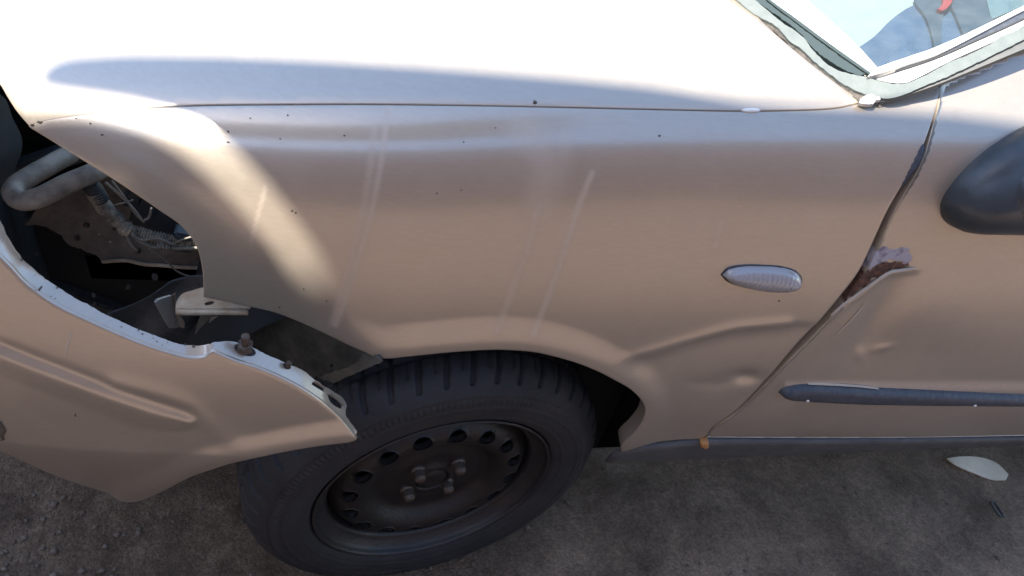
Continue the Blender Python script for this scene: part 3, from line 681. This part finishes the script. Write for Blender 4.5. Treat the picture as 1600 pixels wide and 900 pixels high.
# ------------------------------------------------------------------ behind the missing headlight
Z1 = lambda L_: [(x/4, 140+y/4) for x, y in L_]
Z2 = lambda L_: [(x/4, 330+y/4) for x, y in L_]
sheet('front_panel', [(-150, 40), (80, 150), (330, 300), (470, 420), (470, 640), (300, 640), (100, 560), (-150, 480)], lambda x, y: aty(x, y, .46), 40, 'black', CAR, smooth=False)
sheet('inner_wing', [(-140, 60), (4, 150), (20, 185), (34, 215), (33, 240), (24, 262), (22, 285), (2, 300), (-10, 345), (-140, 330)], lambda x, y: aty(x, y, .34+.0008*x), 12, 'inner_grey', CAR, thick=.003)
def ip(x, y): return aty(x, y, .40-.0003*(y-330)+.02*math.sin((x+y)*.016))
panel_px = [(40, 352), (62, 352), (97, 369), (105, 381), (130, 391), (153, 401), (159, 410), (178, 411), (196, 408), (225, 414), (250, 416), (290, 420), (345, 420), (350, 380), (330, 320), (250, 280), (150, 262), (100, 285), (60, 325)]
ipn = sheet('headlight_panel', panel_px, ip, 8, 'inner_panel', CAR, thick=.004, rough=.5)
tube('folded_edge', [ip(x, y)-ray(x, y)*.004 for x, y in [(160, 409), (196, 407), (225, 413), (250, 414.5), (290, 418), (345, 418)]], .0032, 'bracket', ipn, seg=8)
tube('pipe', [aty(190, 246, .36), aty(150, 268, .30), aty(105, 287, .27), aty(65, 307, .25), aty(38, 314, .245), aty(22, 306, .255), aty(24, 292, .275), aty(48, 275, .30), aty(78, 258, .33), aty(110, 240, .37)], .0138, 'pipe', CAR, seg=20)
# corrugated harness sleeve, then bare wires
def cor(r): return lambda s, T: r*(1+.16*math.sin(s*1500)+.05*math.sin(s*260))
tube('harness_sleeve', [aty(x, y, .31) for x, y in Z1([(590, 640), (640, 720), (700, 790), (760, 840)])]+[aty(x, y, .30) for x, y in Z2([(800, 120), (860, 140), (960, 165), (1080, 190), (1200, 205), (1290, 215)])], .0105, 'hose', CAR, seg=14, step=.0009, radf=cor(.0105))
tube('harness_end', [aty(x, y, .312) for x, y in Z1([(560, 590), (590, 625), (630, 690)])], .0125, 'plastic_dark', CAR, seg=14)
for pts, r in ((Z1([(660, 580), (760, 670), (830, 740), (890, 820), (930, 800), (945, 740)]), .0018), (Z1([(700, 570), (790, 690), (850, 780), (900, 830)]), .0016), (Z2([(830, 150), (880, 190), (960, 225), (1040, 230), (1120, 235), (1280, 225)]), .0028),
               (Z2([(1030, 230), (1100, 195), (1180, 165), (1260, 150)]), .0015), (Z2([(800, 170), (830, 215), (860, 245)]), .003), (Z2([(930, 230), (1030, 300), (1100, 370), (1180, 405), (1280, 405)]), .0015), (Z1([(720, 720), (800, 700), (830, 690)]), .0012), (Z2([(850, 170), (910, 180), (980, 170), (1100, 215)]), .0022)):
    tube('wire', [aty(x, y, .285) for x, y in pts], r, 'wire', CAR, seg=8, step=.003)
tube('wire_tie', [aty(x, y, .283) for x, y in Z2([(985, 222), (1010, 220), (1030, 222), (1060, 228)])], .0055, 'wire', CAR, seg=10, step=.001, radf=lambda s, T: .0048+.001*math.sin(s*1500))
def block(name, px0, y0, size, rot, m, parent):
    bm = bmesh.new(); bmesh.ops.create_cube(bm, size=1); bmesh.ops.scale(bm, vec=size, verts=bm.verts)
    bmesh.ops.bevel(bm, geom=bm.edges[:], offset=min(size)*.12, segments=2, affect='EDGES')
    bmesh.ops.rotate(bm, matrix=Matrix.Rotation(rot, 3, 'Y'), verts=bm.verts); bmesh.ops.translate(bm, vec=Vector(aty(*px0, y0)), verts=bm.verts)
    V = [v.co[:] for v in bm.verts]; F = [[v.index for v in f.verts] for f in bm.faces]; bm.verts.index_update(); bm.free()
    return meshobj(name, V, F, m, parent, sharp=30)
block('connector', (238, 318), .36, (.05, .05, .075), .35, 'plastic_dark', CAR); block('connector', (262, 342), .345, (.035, .04, .06), .35, 'plastic_dark', CAR)
block('connector', (214, 300), .35, (.025, .03, .05), .5, 'plastic_dark', CAR); block('connector', (288, 372), .31, (.03, .03, .04), .2, 'inner_grey', CAR)
block('support_bar', (120, 236), .42, (.20, .03, .03), -.45, 'inner_grey', CAR); block('support_bar', (120, 470), .45, (.30, .03, .05), .5, 'liner', CAR)
for q in ((135, 352), (180, 356), (215, 392), (120, 372)): tube('panel_bolt', [ip(*q), ip(*q)-ray(*q)*.006], .005, 'bolt', ipn, seg=6, step=.003)
def lp_(x, y): return aty(x, y, .17-.00012*(x-170)+.012*math.sin(x*.05)*math.sin(y*.06))
sheet('splash_guard', [(150, 500), (172, 490), (207, 477), (232, 465), (250, 453), (270, 440), (315, 432), (360, 440), (400, 470), (420, 540), (380, 600), (300, 590), (230, 560)], lp_, 9, 'liner', CAR, thick=.004)
for px, py, r in ((242, 432, 6), (200, 449, 4), (146, 461, 4), (148, 474, 2.5), (57, 398, 2), (155, 366, 1.5), (172, 378, 1.5)):
    c = [aty(px+r*(.7+.5*random.random())*math.cos(a), py+r*1.1*(.7+.5*random.random())*math.sin(a), .38 if py > 390 else .375) for a in np.linspace(0, 2*PI, 9)[:-1]]
    meshobj('dried_mud', list(c)+[np.mean(c, 0)-np.array([0, .0015, 0])], [(k, (k+1) % 8, 8) for k in range(8)], 'inner_grey' if py > 390 else 'bracket', CAR)
meshobj('nose_panel', [(-.67, .12, .25), (-.67, .95, .25), (-.67, .95, .93), (-.67, .12, .93), (-.69, .12, .25), (-.69, .95, .25), (-.69, .95, .93), (-.69, .12, .93)],
        [(0, 1, 2, 3), (7, 6, 5, 4), (0, 4, 5, 1), (1, 5, 6, 2), (2, 6, 7, 3), (3, 7, 4, 0)], 'inner_grey', CAR, smooth=False)  # unseen panel at the nose, added to keep sun out of the bay
# mounting bracket at the fender's lower corner
def bk(dy): return lambda x, y: aty(x, y, dy)
BY = float(BODY.at(330, 462)[1])
br = sheet('mounting_bracket', [(274, 484), (276, 471), (285, 459), (300, 454), (318, 449), (330, 452), (345, 462), (391, 470), (391, 483), (330, 484)], lambda x, y: aty(x, y, BY+.012+.0006*(484-y)), 6, 'bracket', CAR, thick=.002, holes=[[(319, 474), (325, 471.5), (332, 470.5), (335.5, 472), (332, 475), (325, 477), (320, 476.5)]])
tube('bracket_lip', [aty(x, y, BY+.010) for x, y in ((275, 487), (300, 487.5), (345, 487), (388, 487.5))], .0042, 'bracket', br, seg=8)
sheet('bracket_tab', [(244, 473), (247, 469), (268, 462), (271, 466), (272, 478), (281, 507), (279, 512), (267, 513), (262, 506)], lambda x, y: aty(x, y, BY+.02+.0012*(x-244)), 5, 'bracket_grey', br, thick=.003)
sheet('bracket_web', [(268, 462), (274, 459), (275, 486), (288, 505), (288, 513), (281, 511), (272, 480)], lambda x, y: aty(x, y, BY+.05), 5, 'inner_panel', br, thick=.002)
# grey sheet-metal arch liner, pale worn tip towards the wheel
def al(x, y): return aty(x, y, -.052+.00055*(597-x)+.00025*(600-y)+.012*math.sin((597-x)*.012))
sheet('arch_liner', [(300, 600), (305, 520), (330, 470), (400, 450), (500, 490), (575, 530), (590, 552), (596, 561), (575, 571), (540, 585), (514, 596), (500, 594.5), (495, 588), (470, 600), (400, 630)], al, 8, 'liner_metal', CAR, thick=.003, holes=[[(515, 571), (518, 568.5), (521, 571), (518, 574)]])
sheet('liner_tip', [(597, 561), (575, 571), (540, 586), (514, 597), (500, 595), (497, 589), (512, 580), (535, 572), (556, 563), (566, 551), (582, 548)], lambda x, y: al(x, y)-np.array([0, .004, 0]), 6, 'worn_grey', CAR, thick=.002, rough=.5)
sheet('liner_flap', [(318, 535), (330, 490), (352, 486), (372, 492), (355, 540)], lambda x, y: al(x, y)-np.array([0, .008, 0]), 6, 'inner_panel', CAR, thick=.002)

# ------------------------------------------------------------------ windscreen corner
W0 = BODY.at(1345, 150); W1 = BODY.at(1155, -2); WA = math.radians(21); WN = np.cross(np.array([math.cos(WA), .03, math.sin(WA)]), W1-W0); WN /= np.linalg.norm(WN); W0 = W0+np.array([0, 0, .004])
Z5 = lambda L_: [(1120+x/3.333, y/3.333) for x, y in L_]
def wp(h): return lambda x, y: hitplane(x, y, W0+WN*h, WN)
screen = sheet('windscreen_frame', Z5([(60, -60), (140, 60), (300, 200), (500, 360), (740, 520), (850, 545), (1180, 440), (1700, 225), (1900, 140), (1900, -260), (60, -260)]), wp(-.12), 40, 'black', CAR, thick=.004, smooth=False)
sheet('rotten_edge', Z5([(40, -60), (95, 5), (150, 50), (215, 95), (270, 150), (330, 190), (420, 280), (520, 370), (600, 425), (680, 480), (740, 525), (800, 520), (760, 480), (690, 440), (620, 400), (540, 330), (440, 245), (360, 190), (290, 110), (200, 50), (120, -60)]), wp(-.001), 5, 'grime', screen, thick=.006, rough=.7)
sheet('sealant_bead', Z5([(60, -50), (120, 10), (190, 70), (300, 130), (345, 175), (380, 215), (440, 255), (520, 330), (590, 385), (640, 425), (720, 470), (800, 497), (860, 512), (905, 512), (980, 490), (1050, 460), (1220, 390), (1400, 305), (1600, 205), (1900, 60), (1900, -10), (1600, 140), (1480, 190), (1420, 230), (1300, 290), (1220, 320), (1100, 385), (1000, 430), (940, 437), (850, 422), (760, 398), (640, 370), (570, 330), (500, 260), (450, 195), (390, 150), (330, 110), (260, 50), (200, 0), (150, -50)]), wp(.003), 5, 'sealant', screen, thick=.005, rough=.35)
sheet('pillar_shade', Z5([(850, 532), (900, 515), (1050, 463), (1220, 393), (1600, 208), (1900, 64), (1900, 130), (1600, 255), (1180, 428), (1000, 492)]), wp(-.001), 6, 'pillar_shade_grey', screen, thick=.006)  # grey strip with the pillar's shadow line put into its colour
sheet('frame_lip', Z5([(150, -60), (205, 0), (300, 75), (420, 165), (520, 265), (600, 330), (660, 368), (760, 392), (850, 418), (940, 432), (1000, 425), (1220, 315), (1420, 225), (1600, 135), (1900, -20), (1900, -180), (1600, 30), (1100, 262), (835, 352), (742, 248), (612, 126), (482, 5), (440, -60)]), wp(-.001), 8, 'trim_white', screen, thick=.004)
sheet('rubber_seal', Z5([(150, -60), (200, 0), (330, 90), (440, 180), (500, 250), (600, 325), (700, 380), (745, 395), (775, 385), (690, 330), (520, 205), (400, 115), (250, 0), (200, -60)]), wp(.003), 5, 'trim_dark', screen, thick=.006, rough=.5)
sheet('rubber_seal', Z5([(230, -50), (282, 0), (420, 100), (560, 205), (700, 305), (808, 382), (795, 388), (690, 318), (540, 210), (400, 105), (262, 0), (205, -50)]), wp(.004), 5, 'trim_dark', screen, thick=.006)
sheet('rubber_seal', Z5([(862, 383), (980, 345), (1150, 280), (1300, 205), (1600, 58), (1900, -95), (1900, -60), (1600, 92), (1330, 215), (1170, 285), (1000, 345)]), wp(.004), 5, 'strip', screen, thick=.006)
sheet('pillar_trim', Z5([(785, 398), (835, 355), (1000, 295), (1170, 235), (1600, 30), (1900, -120), (1900, -98), (1600, 52), (1170, 272), (980, 338), (870, 375)]), wp(.008), 6, 'trim_white', screen, thick=.008)
glm = bpy.data.materials.new('glass'); glm.use_nodes = True; N = glm.node_tree.nodes; L = glm.node_tree.links; N.remove(N['Principled BSDF'])
fr = N.new('ShaderNodeFresnel'); fr.inputs[0].default_value = 1.45; tr = N.new('ShaderNodeBsdfTransparent'); tr.inputs[0].default_value = (.90, .96, .95, 1); gl = N.new('ShaderNodeBsdfGlossy'); gl.inputs['Roughness'].default_value = .02
ge = N.new('ShaderNodeNewGeometry'); mf = N.new('ShaderNodeMath'); mf.operation = 'SUBTRACT'; mf.use_clamp = True; L.new(fr.outputs[0], mf.inputs[0]); L.new(ge.outputs['Backfacing'], mf.inputs[1])
mx = N.new('ShaderNodeMixShader'); L.new(mf.outputs[0], mx.inputs[0]); L.new(tr.outputs[0], mx.inputs[1]); L.new(gl.outputs[0], mx.inputs[2]); df = N.new('ShaderNodeBsdfDiffuse'); df.inputs[0].default_value = (.42, .44, .43, 1); m2 = N.new('ShaderNodeMixShader'); dn_ = N.new('ShaderNodeTexNoise'); dn_.inputs['Scale'].default_value = 14; dn_.inputs['Detail'].default_value = 8; dm = N.new('ShaderNodeMath'); dm.operation = 'MULTIPLY'; dm.inputs[1].default_value = .09
L.new(dn_.outputs[0], dm.inputs[0]); L.new(dm.outputs[0], m2.inputs[0]); L.new(mx.outputs[0], m2.inputs[1]); L.new(df.outputs[0], m2.inputs[2]); L.new(m2.outputs[0], N['Material Output'].inputs[0]); MATS['glass'] = glm
sheet('windscreen_glass', Z5([(430, -60), (480, 0), (610, 120), (740, 240), (832, 340), (836, 358), (1170, 238), (1600, 32), (1900, -118), (1900, -260), (430, -260)]), wp(.001), 40, 'glass', screen, thick=.005, smooth=False)
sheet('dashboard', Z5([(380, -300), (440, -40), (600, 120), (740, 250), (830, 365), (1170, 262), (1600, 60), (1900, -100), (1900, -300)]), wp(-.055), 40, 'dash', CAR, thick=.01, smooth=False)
sheet('reflection_blue', Z5([(742, 245), (820, 190), (900, 110), (980, 50), (1050, 15), (1130, -40), (1420, -60), (1440, 60), (1450, 150), (1180, 270), (870, 385), (826, 360)]), wp(-.048), 10, 'mirrored_blue', CAR, thick=.006)  # this and the next three sheets: a mirrored figure painted as coloured shapes
sheet('reflection_navy', Z5([(1030, -30), (1040, 20), (1085, 80), (1115, 160), (1135, 250), (1170, 240), (1172, 150), (1185, 60), (1215, 20), (1250, 90), (1285, 180), (1440, 110), (1410, 40), (1390, -60), (1200, -60)]), wp(-.042), 8, 'mirrored_navy', CAR, thick=.004)
sheet('reflection_red', Z5([(1150, 45), (1175, 25), (1180, -30), (1240, -30), (1225, 10), (1200, 40), (1175, 55)]), wp(-.036), 6, 'red', CAR, thick=.006)
sheet('reflection_grey', Z5([(1390, -90), (1430, 100), (1600, 30), (1900, -110), (1900, -280), (1400, -280)]), wp(-.044), 20, 'mirrored_grey', CAR, thick=.006)
sheet('filler_lump', Z5([(735, 530), (760, 505), (800, 493), (845, 505), (852, 520), (820, 530), (790, 545)]), wp(.004), 4, 'trim_white', screen, thick=.005, rough=.9)

# ------------------------------------------------------------------ litter and a painted sun patch on the ground
c = lambda x, y, h=.006: atz(x, y, h)
sc_ = sheet('sun_patch', [(1480, 716), (1505, 713), (1535, 715), (1558, 724), (1576, 741), (1572, 750), (1550, 749), (1520, 738), (1495, 727)], lambda x, y: atz(x, y, .010+.006*math.sin(x*.06)), 8, 'sun_patch_cream', None, thick=.003)  # thin pale piece, its cream colour standing in for a sun patch
thing(sc_, 'pale cream piece standing in for a sun patch on the concrete under the door', 'sunpatch')
lo = tube('rubber_loop', [c(1549, 787), c(1552, 783), c(1558, 790), c(1566, 803), c(1568, 808), c(1563, 807), c(1556, 798), c(1549, 787)], .0028, 'debris', None, seg=8)
thing(lo, 'small dark rubber loop lying on the concrete below the pale piece', 'rubber loop')

# ------------------------------------------------------------------ unseen sheet added overhead, cut to cast the shade and the sunlit gap
HR = 3.2
def to_shade(P): P = np.asarray(P); return (P+SUN*((HR-P[2])/SUN[2]))[:2]
edge = [(60, 131), (66, 112), (92, 96), (150, 90), (220, 88), (400, 92), (700, 110), (1000, 136), (1170, 160), (1370, 172), (1480, 180), (1600, 196), (1720, 216)]
A = [to_shade(BODY.at(*p)) for p in resample(edge, 20, False)]
gR = to_shade((2.3, -.88, 0)); gL = to_shade((-1.2, -.88, 0))
slotR = [(497, 441), (506, 412), (491, 382), (469, 354), (440, 315), (411, 281), (380, 250), (352, 227), (309, 196), (262, 175), (200, 158), (130, 147), (85, 141)]   # right edge of the sunlit gap
slotL = [(472, 452), (452, 440), (430, 401), (400, 362), (371, 328), (340, 296), (310, 268), (272, 236), (219, 204), (165, 188), (120, 183), (70, 184), (45, 191)]
SR = [to_shade(BODY.at(*p)) for p in slotR]; SL = [to_shade(BODY.at(*p)) for p in slotL]
nn = lambda pts: [tuple(np.round(bnorm(body, np.array([BODY.uv(*p)[0]]), np.array([BODY.uv(*p)[1]]))[0]@SUN, 2) for p in [q])[0] for q in pts]
corner = to_shade((-1.3, .35, .6))
shade_outline = A+[to_shade((2.6, .6, 0)), gR+np.array([.2, 0]), gL]+[corner]+SL[::-1]+SR
shade_outline = np.array(shade_outline)
V2, T, loops = tri2d(shade_outline, .12)
zc = lambda p: HR+.0*np.sin(p[:, 0]*60)
P = np.column_stack([V2, zc(V2)]); k = len(P); Vs = list(P)+list(P+np.array([0, 0, .006])); Fc = [tuple(t) for t in T]+[tuple(t[::-1]+k) for t in T]
for lp in loops:
    n = len(lp)
    for q in range(n): Fc.append((lp[q], lp[(q+1) % n], lp[(q+1) % n]+k, lp[q]+k))
shade_sheet = meshobj('blocker_sheet', Vs, Fc, 'shade_metal', smooth=False); thing(shade_sheet, 'pale sheet-metal awning overhead in front of the car, unseen, added to cast the shade', 'blocker')


# ------------------------------------------------------------------ unseen plastered wall added behind the camera, to be mirrored in the paint
mat('plaster', (.32, .195, .165), .9, noise=(1.2, .5, (.37, .245, .21)), bump=(30, .4))
wl = [(9, -4.2), (-6.5, -4.2), (-6.5, 2.5)]; th_ = .2
Vs = []
for (x, y), (ox, oy) in zip(wl, ((0, -th_), (-th_, -th_), (-th_, 0))):
    Vs += [(x, y, 0), (x, y, 4.2), (x+ox, y+oy, 4.2), (x+ox, y+oy, 0)]
Fc = []
for i in range(2):
    for k in range(4): Fc.append((i*4+k, i*4+(k+1) % 4, i*4+4+(k+1) % 4, i*4+4+k))
Fc += [(0, 1, 2, 3), (8, 11, 10, 9)]
yw = meshobj('reflection_wall', Vs, Fc, 'plaster', smooth=False); thing(yw, 'reddish plastered yard wall behind the photographer, unseen, added for its reddish reflections in the paint', 'wall')
bm = bmesh.new(); bm.from_mesh(yw.data); bmesh.ops.recalc_face_normals(bm, faces=bm.faces); bm.to_mesh(yw.data); bm.free()
